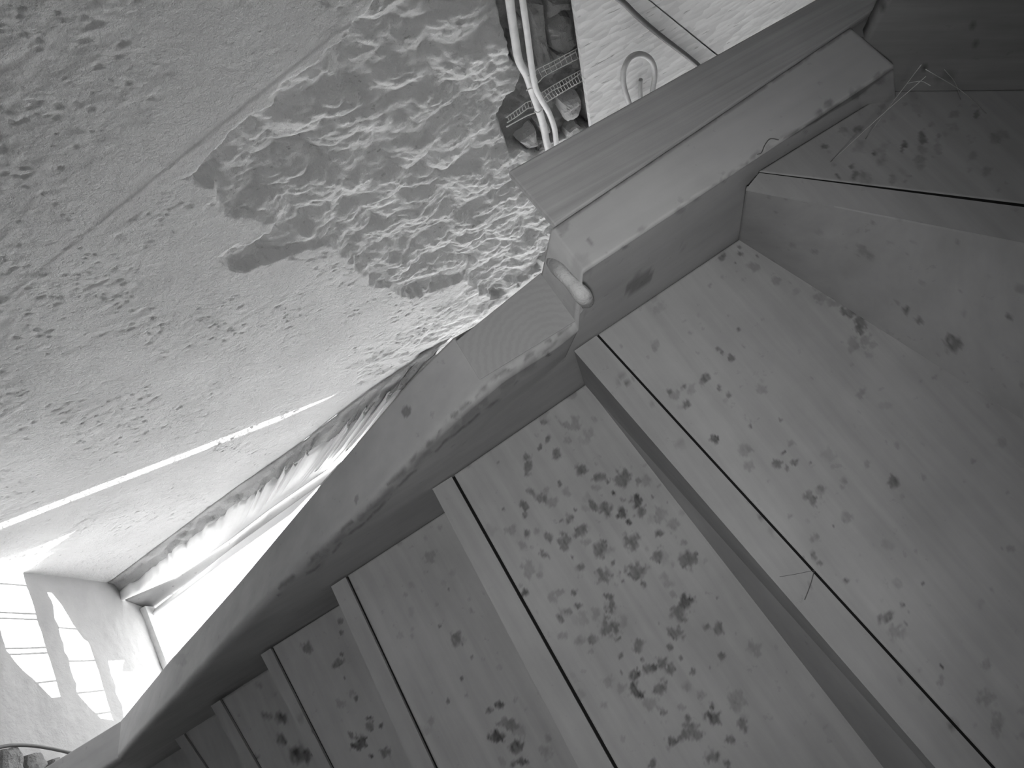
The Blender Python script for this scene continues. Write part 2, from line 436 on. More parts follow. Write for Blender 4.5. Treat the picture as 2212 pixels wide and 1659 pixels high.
# roof light frame and pane over the shaft
win = empty('window_1', (XF, -0.6, ZC+2.5)); tag(win, 'roof light blown out white above the end wall', kind='structure')
o = mesh_obj('window_frame', *(lambda y0, y1: ([(XF+0.001, y0, 2.478), (XF+0.022, y0, 2.478), (XF+0.022, y0, 2.545), (XF+0.001, y0, 2.545),
     (XF+0.001, y1, 2.498), (XF+0.022, y1, 2.498), (XF+0.022, y1, 2.563), (XF+0.001, y1, 2.563)],
     [(0,1,2,3),(4,7,6,5),(0,4,5,1),(1,5,6,2),(2,6,7,3),(3,7,4,0)]))(-0.90, -0.30), M['frame']); keep(o, win)
o = mesh_obj('pane', [(XF, WY, 2.62), (XR, WY, 2.62), (XR, -0.38, 2.62), (XF, -0.38, 2.62)], [(0,1,2,3)], M['glass']); keep(o, win)

# ------------------------------------------------------------------ staircase
stairs = empty('staircase', (0.2, 0.1, 0))
tag(stairs, 'unfinished spruce winder staircase seen from underneath, smeared with dark prints', 'staircase')
RISE = 0.17
def zn(n): return 0.825 + n*RISE

def blobs_attr(px, py, blobs, seed=0, jag=0.9):
    out = np.zeros(px.shape)
    w = (fbm(px/9.0, py/9.0, 3, seed)-0.5)*2; fine = fbm(px/5.0, py/5.0, 3, seed+9)
    streak = vnoise((px*0.87-py*0.5)/4.0, (px*0.5+py*0.87)/22.0, seed+4)
    for (x, y, r, d) in blobs:
        m = (np.abs(px-x) < r*2.4) & (np.abs(py-y) < r*2.4)
        if not m.any(): continue
        hsh = (x*0.37+y*0.91) % 1.0; an = hsh*3.1; ecc = 0.5+0.5*((x*0.13+y*0.57) % 1.0)
        dx = px[m]-x; dy = py[m]-y
        a = dx*math.cos(an)+dy*math.sin(an); b = (-dx*math.sin(an)+dy*math.cos(an))/ecc
        q = np.hypot(a, b)/r + w[m]*jag
        val = d*np.clip((1.12-q)/0.40, 0, 1)*(0.62+0.55*fine[m])*(0.75+0.4*streak[m])
        out[m] = np.maximum(out[m], val)
    return np.clip(out, 0, 0.95)
def from_zoom(ox, oy, s, L): return [(ox+x/s, oy+y/s, r/s, d) for (x, y, r, d) in L]
m_, f_, k_ = 0.62, 0.32, 0.86
B2 = from_zoom(900, 900, 2.186, [(525,190,18,m_),(530,240,34,m_),(600,30,18,m_),(580,145,18,m_),(620,105,18,m_),(700,40,30,f_),(750,30,34,f_),
 (660,175,22,m_),(710,110,20,f_),(780,250,35,m_),(870,290,42,m_),(850,335,22,f_),(975,290,45,m_),(1048,305,22,m_),(675,315,18,m_),(705,355,25,f_),
 (540,350,25,m_),(580,385,28,m_),(615,350,22,f_),(640,405,28,f_),(510,420,22,m_),(515,465,18,m_),(835,420,30,m_),(895,435,35,m_),(970,450,44,k_),
 (1045,400,34,k_),(1060,450,32,m_),(998,498,20,k_),(935,362,14,k_),(1150,470,40,f_),(1210,510,30,f_),(1145,550,22,m_),(750,440,12,m_),(725,485,22,m_),
 (685,490,12,m_),(520,555,22,m_),(565,545,15,f_),(625,570,22,m_),(690,590,35,m_),(780,540,40,m_),(810,590,30,f_),(870,625,44,m_),(1010,590,40,m_),
 (1140,655,35,m_),(1285,680,45,m_),(1260,595,20,f_),(600,650,28,m_),(735,665,15,m_),(770,710,22,m_),(530,720,45,f_),(880,750,40,m_),(930,690,15,m_),
 (1035,725,50,m_),(1070,790,20,m_),(960,740,14,m_),(975,778,12,m_),(515,835,25,k_),(745,830,20,m_),(905,850,24,m_),(915,895,26,m_),(845,930,30,f_),
 (770,895,22,m_),(715,920,22,m_),(678,955,25,m_),(1215,840,20,f_),(1270,880,40,k_),(1240,925,40,m_),(910,1000,45,m_),(950,1050,20,m_),(1045,1080,32,m_),
 (770,1060,32,f_),(835,1055,25,m_),(690,1035,22,f_),(1220,1025,40,m_),(1370,990,22,m_),(1425,1005,30,m_),(1200,1090,20,m_),(965,1130,20,m_),
 (1160,1160,35,m_),(1200,1190,25,m_),(1095,1195,30,m_),(1035,1225,28,k_),(1125,1185,15,k_),(1020,1280,28,k_),(1050,1310,35,k_),(1150,1285,40,m_),
 (1105,1360,35,f_),(890,1360,22,f_),(1165,1400,20,m_),(1435,1130,20,m_),(1590,1090,30,f_),(1300,1205,20,m_),(1345,1310,22,f_),(1400,1420,38,k_),
 (1395,1370,25,k_),(1300,1490,45,m_),(1200,1530,28,k_),(1260,1500,30,m_),(1540,1460,35,m_),(1490,1525,30,m_),(1510,1340,60,f_),(1110,1640,25,m_),
 (1400,1610,50,m_),(1470,1640,30,m_),(965,1210,10,m_),(730,1400-1500,30,f_),(1330,650,8,k_),(1115,380,8,m_),(410,438,9,m_),(385,215,6,m_),(790,120,6,m_),
 (1140,975,8,m_),(1380,1185,8,m_),(1420,855,8,m_),(1170,760,22,f_),(1190,790,22,f_),(640,860,30,f_),(670,830,25,f_),(450,540,28,f_),(580,745,20,f_),
 (820,1110,22,f_),(900,1255,30,f_),(960,1280,22,f_),(1270,1275,22,f_),(1250,1370,22,f_),(1280,1425,18,m_),(1250,1140,12,m_),(1070,1150,14,m_)])
B3 = from_zoom(900, 900, 2.186, [(185,1050,35,m_),(145,1340,18,k_),(345,1385,18,m_),(395,1360,28,k_),(440,1450,45,m_),(380,1510,40,k_),(470,1555,40,k_),
 (505,1630,30,k_),(455,1640,15,m_),(210,1240,12,m_),(625,1520,20,f_),(600,1580,25,f_),(110,990,8,m_),(260,1135,10,m_),(60,660,30,f_),(150,815,7,m_)])
B4 = from_zoom(300, 1100, 2.967, [(1290,720,22,m_),(1300,790,14,m_),(1085,900,45,m_),(1280,985,40,m_),(1320,1085,12,k_),(1390,1210,30,m_),(1290,1240,30,f_),
 (1485,1390,45,m_),(1410,1500,50,k_),(1550,1390,25,k_),(1580,1560,35,m_),(1490,1585,15,k_),(1360,1180,25,f_),(1300,930,14,m_),(1475,1340,25,k_),(1360,1450,25,m_)])
B4S = from_zoom(300, 1100, 2.967, [(1430,910,12,m_),(1640,1020,18,k_),(1125,1400,26,k_),(1040,1330,40,f_)])
B5 = from_zoom(300, 1100, 2.967, [(915,1340,40,k_),(820,1330,30,m_),(910,1470,42,k_),(1030,1580,70,k_),(755,1590,20,k_),(870,1190,18,f_),(760,1120,25,f_)])
BA = from_zoom(1500, 900, 2.186, [(90,105,22,k_),(385,225,28,m_),(475,215,18,m_),(435,240,12,m_),(590,335,18,m_),(555,385,40,m_),(420,170,12,k_),(240,160,30,f_),
 (940,310,32,m_),(815,225,20,f_),(715,480,30,f_),(570,570,25,f_),(900,950,35,m_),(930,955,10,k_),(955,1020,40,f_),(1000,980,14,m_),(985,895,12,m_),
 (1170,1180,14,k_),(715,775,14,m_),(1160,1250,20,f_),(1380,1330,40,f_),(1435,1450,50,f_),(1320,210,15,f_),(560,655,26,m_),(590,690,18,m_),(265,45,10,m_),
 (405,15,10,m_),(345,300,8,m_),(450,470,14,f_),(1085,290,20,f_),(955,135,14,f_),(250,230,26,f_),(1080,785,9,m_),(550,220,9,m_),(655,515,9,m_)]) + \
 from_zoom(1000, 450, 3.16, [(1770,330,28,m_),(1890,265,20,m_),(1890,310,25,m_),(2010,325,12,m_),(1985,400,45,f_),(1855,370,10,k_),(2140,500,30,f_),(1880,825,18,m_),
 (1740,960,22,m_),(1770,985,14,m_),(1830,1020,25,m_),(1650,1170,45,m_),(1745,1225,22,m_),(1810,1275,18,m_),(1520,1335,30,m_),(1440,1270,36,f_),(1410,1250,18,m_),
 (1510,1215,18,m_),(1710,1580,26,k_),(1960,1490,14,m_),(2165,1450,14,m_),(1080,940,14,f_),(1545,850,16,f_),(1920,945,10,f_),(1810,735,16,f_)]) + \
 [(1775,642,16,f_),(1800,655,14,f_),(1835,675,18,m_),(1858,700,20,m_),(1870,735,18,f_),(1845,745,16,f_),(1905,700,12,f_),(1860,850,14,f_),(1930,1045,10,f_)]
BAS = from_zoom(1000, 450, 3.16, [(1090,1140,30,f_),(1125,1190,18,m_),(1150,1160,14,m_),(1480,1600,40,f_),(1060,1190,22,f_),(1290,1340,24,f_)]) + \
      from_zoom(1500, 900, 2.186, [(310,475,16,m_),(230,490,10,m_),(365,535,25,f_),(1210,1465,16,m_),(545,800,9,m_),(560,770,6,m_),(965,1240,16,f_),(1060,1320,26,f_)])
BC = [(1992,295,16,m_),(1955,312,9,m_),(1950,322,8,m_),(1990,325,12,f_),(1838,360,9,m_),(1845,378,12,m_),(1810,382,9,m_),(1780,317,9,m_),(1820,282,12,f_),(1855,280,10,m_),
      (2110,247,10,m_),(2060,247,10,f_),(1890,332,6,m_),(1905,345,14,f_),(1985,345,18,f_),(2100,337,14,f_),(2150,300,14,f_)]
BR = [(2062,745,17,m_),(2050,730,12,m_),(1957,672,10,m_),(1985,692,9,m_),(2110,460,16,m_),(2120,485,26,f_),(1945,465,12,f_),(2180,685,8,m_),(1740,432,9,m_),(1760,545,8,f_),(1880,555,8,f_)]

def board_grid(name, c, z, mat, blobs, seed, thick=0.04, res=0.0035, grain=None, jag=0.8):
    # c = plan quad: a0,a1 at the stringer; b0,b1 at the far end (a0-b0 first edge, a1-b1 second edge)
    a0, a1, b0, b1 = [np.array(q[:2], float) for q in c]
    nu = max(4, int(max(np.linalg.norm(b0-a0), np.linalg.norm(b1-a1))/res)); nv = max(3, int(max(np.linalg.norm(a1-a0), np.linalg.norm(b1-b0))/res))
    u = np.linspace(0, 1, nu)[:, None, None]; v = np.linspace(0, 1, nv)[None, :, None]
    P = (a0*(1-v)+a1*v)*(1-u) + (b0*(1-v)+b1*v)*u
    P3 = np.concatenate([P, np.full(P.shape[:2]+(1,), z)], -1)
    px, py = to_px(P3); st = blobs_attr(px, py, blobs, seed, jag)
    V = P3.reshape(-1, 3); F = grid_faces(nu, nv)
    # rim and top
    n0 = len(V); cor = [0, nv-1, nu*nv-1, (nu-1)*nv]
    rim = list(range(0, nv)) + [i*nv+nv-1 for i in range(1, nu)] + [(nu-1)*nv+j for j in range(nv-2, -1, -1)] + [i*nv for i in range(nu-2, 0, -1)]
    T = V[rim].copy(); T[:, 2] += thick; V = np.concatenate([V, T]); k = len(rim)
    side = np.array([(rim[i], rim[(i+1) % k], n0+(i+1) % k, n0+i) for i in range(k)])
    o = mesh_obj(name, V, np.concatenate([F, side]), mat, None, attrs={'stain': np.r_[st.ravel(), np.zeros(k)]})
    # close the top with one n-gon
    import bmesh
    bm = bmesh.new(); bm.from_mesh(o.data); bm.verts.ensure_lookup_table()
    bm.faces.new([bm.verts[n0+i] for i in range(k)]); bmesh.ops.recalc_face_normals(bm, faces=bm.faces); bm.to_mesh(o.data); bm.free()
    o.data.materials[0] = mat
    keep(o, stairs); return o

def line(p, q, z, e0=0.0, e1=0.0, ymax=0.62):
    a = az(p, z)[:2]; b = az(q, z)[:2]; d = (b-a)
    a = a - d*(e0/abs(d[1])); b = a + d*((ymax-a[1])/d[1]); return a, b
# per step: (upper riser line), (gap line), (riser edge line) in picture points
ST = {
 0: (None, ((1291,723),(2148,1659)), ((1240,758),(2021,1659))),
 1: (((1264,830),(1908,1659)), ((978,1028),(1330,1659)), ((934,1056),(1250,1659))),
 2: (None, ((748.6,1245),(942,1659)), ((715,1267),(891,1659))),
 3: (None, ((586.5,1399),(718,1659)), ((563,1414.5),(690,1659))),
 4: (None, ((477,1511),(562,1659)), ((455,1525),(532,1659))),
 5: (None, ((395,1580),(448,1659)), ((375,1593),(420,1659))),
}
gaps = {}; edges = {}
for n, (t, gp, ed) in ST.items():
    gaps[n] = line(*gp, zn(n)); edges[n] = line(*ed, zn(n))
for n in (6,):
    gaps[n] = tuple(q + np.array([-0.21, 0]) for q in gaps[n-1]); edges[n] = tuple(q + np.array([-0.21, 0]) for q in edges[n-1])
tops = {n: line(*ST[n][0], zn(n)) for n in (1,)}
for n in range(2, 7): tops[n] = tuple(q + np.array([0.012, 0]) for q in edges[n-1])
A_front = line((1596,516), (2212,912), zn(0))
G = 0.0022                                    # half width of the joint between riser and tread
def wood_dir(a, b):
    return math.atan2(b[1]-a[1], b[0]-a[0]) - math.pi/2
mats_cache = {}
def wood_for(base, ang, kind):
    key = (kind, round(ang, 1))
    if key not in mats_cache:
        mats_cache[key] = wood(f'{kind}_{len(mats_cache)}', base, (60, 5, 20), rot=(0, 0, -ang), contrast=0.10, spots=0.22)
    return mats_cache[key]
rng = np.random.default_rng(7)
def specks(x0, x1, y0, y1, n):
    return [(float(rng.uniform(x0, x1)), float(rng.uniform(y0, y1)), float(rng.uniform(2.5, 7) if rng.random() < 0.75 else rng.uniform(8, 16)), float(rng.uniform(0.12, 0.34))) for _ in range(n)]
BA = BA + specks(1300, 2212, 540, 1659, 170); B2 = B2 + specks(1000, 1850, 850, 1659, 150); B3 = B3 + specks(760, 1240, 1130, 1659, 50)
BC = BC + specks(1750, 2212, 200, 440, 60); BR = BR + specks(1620, 2212, 420, 880, 60)
stains = {0: BA, 1: B2, 2: B3, 3: B4, 4: B5}
sstains = {0: BAS, 1: [], 3: B4S}
for n in range(0, 7):
    ft = A_front if n == 0 else tops[n]
    gp = gaps[n]; ed = edges[n]; res = 0.0030 if n < 4 else 0.006
    mt = wood_for(0.40, wood_dir(*gp), 'tread')
    back = (gp[0]+np.array([G*(1.2 if n else 1.0), 0]), gp[1]+np.array([G*(1.2 if n else 1.0), 0]))
    o = board_grid('tread', (ft[0]+np.array([0.02, 0]), back[0], ft[1]+np.array([0.02, 0]), back[1]), zn(n), mt, stains.get(n, []), 11+n, res=res)
    # riser above tread n: bottom edge flush with the tread, rising to tread n+1
    z0, z1 = zn(n), zn(n+1)
    tp = tops.get(n+1, tuple(q + np.array([0.0, 0]) for q in edges[n]))
    g0 = (gp[0]-np.array([G, 0]), gp[1]-np.array([G, 0]))
    # full riser: bottom strip as grid + body
    a0, a1, b0, b1 = [np.array(q[:2]) for q in (g0[0], ed[0], g0[1], ed[1])]
    nu, nv = (150, 14) if n < 4 else (30, 5)
    u = np.linspace(0, 1, nu)[:, None, None]; v = np.linspace(0, 1, nv)[None, :, None]
    P = (a0*(1-v)+a1*v)*(1-u) + (b0*(1-v)+b1*v)*u
    P3 = np.concatenate([P, np.full(P.shape[:2]+(1,), z0)], -1); px, py = to_px(P3)
    st = blobs_attr(px, py, sstains.get(n, []), 51+n, 0.55)
    V = [tuple(q) for q in P3.reshape(-1, 3)]; F = [tuple(f) for f in grid_faces(nu, nv)]
    k = len(V)
    tt0, tt1 = tp
    off = g0[0]-ed[0]; off1 = g0[1]-ed[1]
    V += [(tt0[0], tt0[1], z1+0.005), (tt1[0], tt1[1], z1+0.005), (tt0[0]+off[0], tt0[1]+off[1], z1+0.005), (tt1[0]+off1[0], tt1[1]+off1[1], z1+0.005)]
    # inner face (towards the room), fine rows so it shades evenly
    F += [tuple([i*nv+nv-1 for i in range(nu)] + [k+1, k])]
    F += [tuple([i*nv for i in range(nu-1, -1, -1)] + [k+2, k+3])]
    F += [(k, k+1, k+3, k+2), tuple(list(range(nv))[::-1] + [k+2, k][::1])[::-1], tuple([(nu-1)*nv+j for j in range(nv)] + [k+1, k+3])]
    st = np.r_[st.ravel(), np.zeros(len(V)-k)]
    o = mesh_obj('riser', V, F, wood_for(0.37, wood_dir(*gp), 'riser'), attrs={'stain': st}); fix_normals(o); keep(o, stairs)
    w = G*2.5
    o = prism('gap_shadow_strip', [(g0[0][0]-0.0004, g0[0][1]), (g0[0][0]+w, g0[0][1]), (g0[1][0]+w, g0[1][1]), (g0[1][0]-0.0004, g0[1][1])], z0+(0.003 if n == 0 else 0.008), z0+0.034, M['gap_shadow']); keep(o, stairs)  # black strip standing for the shade deep between riser and tread

# riser between tread A and the lower winder C, with its own stains
zc_ = zn(-1)
Cg = (np.array(az((1640,372), zc_)[:2]), np.array(az((2212,441), zc_)[:2]))
dC = Cg[1]-Cg[0]; dCn = dC/np.linalg.norm(dC); nC = np.array([-dCn[1], dCn[0]])   # towards A
def vgrid(name, bot, top, z0, z1, mat, blobs, seed, thick, nu=170, nv=60):
    a0, b0 = bot; a1, b1 = top; u = np.linspace(0, 1, nu)[:, None]; V = []
    P = np.zeros((nu, nv, 3))
    for j in range(nv):
        t = j/(nv-1); pa = np.array(a0)*(1-t)+np.array(a1)*t; pb = np.array(b0)*(1-t)+np.array(b1)*t
        P[:, j, :2] = pa*(1-u)+pb*u; P[:, j, 2] = z0*(1-t)+z1*t
    px, py = to_px(P); st = blobs_attr(px, py, blobs, seed, 0.5)
    V = P.reshape(-1, 3); F = grid_faces(nu, nv)
    d = np.array(b0)-np.array(a0); nn = np.array([d[1], -d[0]])/np.linalg.norm(d)
    T = V.copy(); T[:, 0] += nn[0]*thick; T[:, 1] += nn[1]*thick
    k = len(V); rim = list(range(nv)) + [i*nv+nv-1 for i in range(1, nu)] + [(nu-1)*nv+j for j in range(nv-2, -1, -1)] + [i*nv for i in range(nu-2, 0, -1)]
    side = np.array([(rim[i], rim[(i+1) % len(rim)], k+rim[(i+1) % len(rim)], k+rim[i]) for i in range(len(rim))])
    o = mesh_obj(name, np.concatenate([V, T]), np.concatenate([F, F[:, ::-1]+k, side]), mat, attrs={'stain': np.r_[st.ravel(), np.zeros(k)]})
    fix_normals(o); keep(o, stairs); return o
def extend(l, s, e):
    d = l[1]-l[0]; d = d/np.linalg.norm(d); return (l[0]-d*s, l[1]+d*e)
B_bot = (np.array(az((1612,408), zc_)[:2]), np.array(az((1812,447), zc_)[:2])); B_bot = extend(B_bot, 0.0, 0.55)
A_l = extend((np.array(az((1596,516), zn(0))[:2]), np.array(az((2212,912), zn(0))[:2])), 0.0, 0.35)
rb = wood_for(0.36, wood_dir(*A_l), 'riserb')
vgrid('riser', B_bot, A_l, zc_, zn(0)+0.004, rb, BR, 71, 0.004)
# tread C
D_l = (np.array(az((1921,197), zc_)[:2]), np.array(az((2212,194), zc_)[:2]))
Cgx = extend(Cg, 0.0, 0.45); Dx = extend(D_l, 0.0, 0.45)
mC = wood_for(0.33, wood_dir(*Dx), 'treadc')
off = -nC*0.0012
board_grid('tread', (Dx[0], Cgx[0]+off, Dx[1], Cgx[1]+off), zc_, mC, BC, 81, res=0.0035, jag=0.7)
# bottom edge of riser B and a black strip in place of the shade in its gap
o = prism('riser', [tuple(p) for p in (B_bot[0], B_bot[1], Cgx[1]+nC*0.0095, Cgx[0]+nC*0.0012)], zc_-0.0003, zc_+0.003, rb); keep(o, stairs)
o = prism('gap_shadow_strip', [tuple(p) for p in (Cgx[0]+nC*0.002, Cgx[1]+nC*0.010, Cgx[1]-nC*0.0016, Cgx[0]-nC*0.0016)], zc_+0.0012, zc_+0.032, M['gap_shadow']); keep(o, stairs)
# riser D: dark panel that drops towards the camera
Dd = extend(D_l, 0.060, 0.45)
vgrid('riser', (Dd[0], Dd[1]), (Dd[0], Dd[1]), 0.20, zc_+0.03, wood('dark_riser', 0.27, (6, 6, 60)), [(1905,20,14,m_),(1890,25,8,k_),(1998,145,8,m_),(2030,170,10,f_),(2050,160,14,f_),(2105,97,5,m_),(2085,135,5,f_),(2110,150,6,f_),(2105,55,5,m_)], 91, 0.02, 120, 60)

# stringer: one lofted board, sloped under the straight flight, level beside the winder
IN = [ay(p, -0.285) for p in [(1245,690),(1196,732),(1085,807),(975,906),(911,972),(816,1073),(690,1190),(603,1275),(502,1380),(425,1464),(384,1508),(300,1595),(244,1659)]]
OUT = [ay(p, -0.37) for p in [(975,735),(886,823),(740,994),(648,1103),(546,1225),(456,1329),(366,1429),(261,1558)]]
ix = np.array([q[0] for q in IN])[::-1]; iz = np.array([q[2] for q in IN])[::-1]
ox = np.array([q[0] for q in OUT])[::-1]; oz = np.array([q[2] for q in OUT])[::-1]
def build_stringer():
    xs = np.concatenate([np.linspace(XF+0.004, 0.2065, 520), np.linspace(0.2070, 0.74, 150)])
    zb = 0.570; secs = []; S = []
    g0 = az((1200,490), zb); g1 = az((1903,15), zb)
    i0 = az((1257,592), zb); i1 = az((1927,148), zb)
    for x in xs:
        zi = np.interp(x, ix, iz); zo = np.interp(x, ox, oz)
        if x < -0.95:
            zi = 1.565+(-0.95-x)*0.12; zo = 1.602
            zi = max(zi, 1.56)
        yo = -0.37
        if x > 0.075: zo = 0.745
        yt = np.interp(x, [-1.3, -0.3, -0.05, 0.22, 0.26, 0.52, 0.70], [-0.280, -0.279, -0.285, -0.302, -0.304, -0.321, -0.324])-0.0016
        yi = -0.285 + 0.010*np.clip((x+0.05)/0.257, 0, 1)
        if x > 0.2067:
            zi = zo = zb + max(0, x-0.64)*1.4
            t = (x-g0[0])/(g1[0]-g0[0]); yo = g0[1]*(1-t)+g1[1]*t
            t = (x-i0[0])/(i1[0]-i0[0]); yi = i0[1]*(1-t)+i1[1]*t
        zt = max(zi, zo)+0.36 if x < 0.2067 else 1.05
        ch = 0.012 if x < 0.2067 else 0.004
        nI = 60
        zs_ = np.concatenate([np.linspace(zt, zi+0.075, 31)[:-1], np.linspace(zi+0.075, zi+ch*1.6, 30)])
        prof = [(yi+(yt-yi)*min(1, (z-zi)/(0.14 if x < 0.2067 else 0.06)), z) for z in zs_]
        prof += [(yi+(yt-yi)*0.05-ch*t*t, zi+ch*1.6*(1-t)**2) for t in np.linspace(0.12, 1, 9)]
        prof += [(yi-ch+(yo-yi+ch)*s, zi+(zo-zi)*s) for s in np.linspace(0.05, 1, 26)]
        prof += [(yo, zt)]
        secs.append([(x, y, z) for y, z in prof])
    A = np.array(secs); nu, nv = A.shape[:2]
    wob = (fbm(A[..., 0]*9, A[..., 2]*9, 3, 5)-0.5)*0.0025
    lo = np.zeros(nv, bool); lo[60:95] = True
    A[..., 2] += np.where(lo[None, :], wob, 0)*(A[..., 0] < 0.205)
    px, py = to_px(A)
    st = blobs_attr(px, py, [(1478,500,5,0.4),(1475,535,8,0.25),
        (1210,470,28,0.28),(1215,490,20,0.28),(1255,575,26,0.22),(1385,495,10,0.3),(1470,455,12,0.3),(1560,390,8,0.3),(1640,330,10,0.25),
        (1845,205,14,0.4),(1860,195,12,0.3),(1900,170,14,0.4),(1790,225,10,0.5),(1770,245,10,0.5),(1740,285,6,0.3),(390,1425,14,0.2),(690,1219,16,0.2)], 5, 0.35)
    # knots: crisp ellipses; grime along the worn arris
    for (ex, ey, ea, eb, an, d) in [(1381, 609, 36, 15, -0.66, 0.50), (878, 889, 10, 12, 0.0, 0.55), (770, 1078, 4, 11, 0.2, 0.4), (1184, 766, 5, 4, 0, 0.6), (1275, 523, 4, 9, -0.5, 0.4)]:
        dx = px-ex; dy = py-ey; a = dx*math.cos(an)+dy*math.sin(an); b = -dx*math.sin(an)+dy*math.cos(an)
        q = np.hypot(a/ea, b/eb); st = np.maximum(st, d*np.clip((1.08-q)/0.12, 0, 1)*(0.75+0.35*fbm(px/6, py/6, 3, 3)))
    def grime(poly, w, d, thr, seed, wob=7):
        Q = np.array(poly, float); best = np.full(px.shape, 1e9)
        wx = (fbm(px/40, py/40, 3, seed)-0.5)*2*wob
        for a, b in zip(Q[:-1], Q[1:]):
            e = b-a; t = np.clip(((px-a[0])*e[0]+(py-a[1])*e[1])/(e@e), 0, 1)
            nrm = ((px-a[0])*e[1]-(py-a[1])*e[0])/np.linalg.norm(e)
            best = np.minimum(best, np.hypot(np.abs(nrm+wx), np.linalg.norm(e)*0*t) + np.where((t <= 0) | (t >= 1), 60, 0))
        gate = smooth01((fbm(px/26, py/26, 3, seed+3)-thr)*6)
        return d*np.clip(1.2-best/w, 0, 1)*gate*(0.6+0.5*fbm(px/7, py/7, 2, seed+5))
    up_ = [(1262,676),(1196,732),(1085,807),(975,906),(911,972),(816,1073),(690,1190),(603,1275)]
    lo_ = [(1230,705),(1101,843),(987,934),(848,1067),(690,1219),(600,1290)]
    st = np.maximum(st, grime(up_, 7, 0.55, 0.36, 21)); st = np.maximum(st, grime(lo_, 4, 0.5, 0.40, 41))
    st = np.maximum(st, grime([(1250,695),(1100,826),(981,920),(830,1070),(690,1205)], 14, 0.28, 0.40, 61))
    st = np.maximum(st, grime([(1255,598),(1550,395),(1680,304),(1749,268),(1927,148)], 6, 0.5, 0.50, 81, 5))
    st = np.maximum(st, grime([(1200,493),(1903,18)], 5, 0.5, 0.2, 91, 0))
    F = grid_faces(nu, nv)
    wrap = np.array([(i*nv+nv-1, (i+1)*nv+nv-1, (i+1)*nv, i*nv) for i in range(nu-1)])
    o = mesh_obj('stringer', A.reshape(-1, 3), np.concatenate([F, wrap]), M['stringer'], attrs={'stain': st.ravel()})
    import bmesh
    bm = bmesh.new(); bm.from_mesh(o.data); bm.verts.ensure_lookup_table()
    bm.faces.new([bm.verts[j] for j in range(nv)][::-1]); bm.faces.new([bm.verts[(nu-1)*nv+j] for j in range(nv)])
    bmesh.ops.recalc_face_normals(bm, faces=bm.faces); bm.to_mesh(o.data); bm.free()
    keep(o, stairs)
build_stringer()
# flat facing board under the level part
zb = 0.570
g0 = az((1200,490), zb)[:2]; g1 = az((1903,15), zb)[:2]; dg = (g1-g0)/(g1[0]-g0[0])
o0 = az((1097,370), zb)[:2]; o1 = az((1760,0), zb)[:2]; do = (o1-o0)/(o1[0]-o0[0])
P = [o0, o0+do*(1.0-o0[0]), g0+dg*(1.0-g0[0])+np.array([0, -0.002]), g0+np.array([0, -0.002])]
o = prism('facing_board', [tuple(p) for p in P], zb-0.0005, zb+0.0095, wood('planed_facing', 0.36, (3, 150, 40), rot=(0, 0, 0.06), contrast=0.16, spots=0.03, stain=False), bevel=0.0025); keep(o, stairs)
o = prism('blocking', [(0.60, -0.425), (0.74, -0.425), (0.69, -0.346), (0.652, -0.366), (0.60, -0.374)], 0.582, 0.72, M['dark_board']); keep(o, stairs)
# newel foot with end grain, bead of filler beside it
c = [az((983,737), 0.693), az((1168,588), 0.693), az((1212,598), 0.693), az((1262,668), 0.693), az((1243,694), 0.693), az((1035,822), 0.693)]
ct = [(max(p[0], 0.115), min(p[1], -0.318)) for p in c]
o = prism('newel_post', [tuple(p[:2]) for p in c], 0.693, 0.76, M['end'], poly_top=ct, bevel=0.0015); keep(o, stairs)
bead = [az((1196,566), 0.640), az((1212,588), 0.608), az((1236,613), 0.604), az((1258,637), 0.608), az((1268,650), 0.64)]
o = tube('filler_bead', bead, 0.0085, M['foam'], seg=14, rfun=lambda t: 0.92+0.12*math.sin(9*t+1)+0.12*t); keep(o, stairs)
# outer stringer on the far side, outside the picture
o = mesh_obj('stringer', [(0.55, 0.60, 0.45), (-1.27, 0.60, 1.75), (-1.27, 0.60, 2.2), (0.55, 0.60, 0.95), (0.55, 0.65, 0.45), (-1.27, 0.65, 1.75), (-1.27, 0.65, 2.2), (0.55, 0.65, 0.95)],
             [(0,1,2,3),(4,7,6,5),(0,4,5,1),(1,5,6,2),(2,6,7,3),(3,7,4,0)], M['stringer']); fix_normals(o); keep(o, stairs)

# pencil mark on the riser edge under the big winder
o = tube('pencil_mark', [az(p, zn(0)-0.0002) for p in [(1759,1232),(1751,1262),(1738,1296)]], 0.0006, M['cable_dark'], seg=5, spline=3); keep(o, stairs)
o = tube('pencil_mark', [az(p, zn(0)+0.0001) for p in [(1684,1246),(1720,1240),(1758,1232)]], 0.0004, M['cable_dark'], seg=5, spline=3); keep(o, stairs)

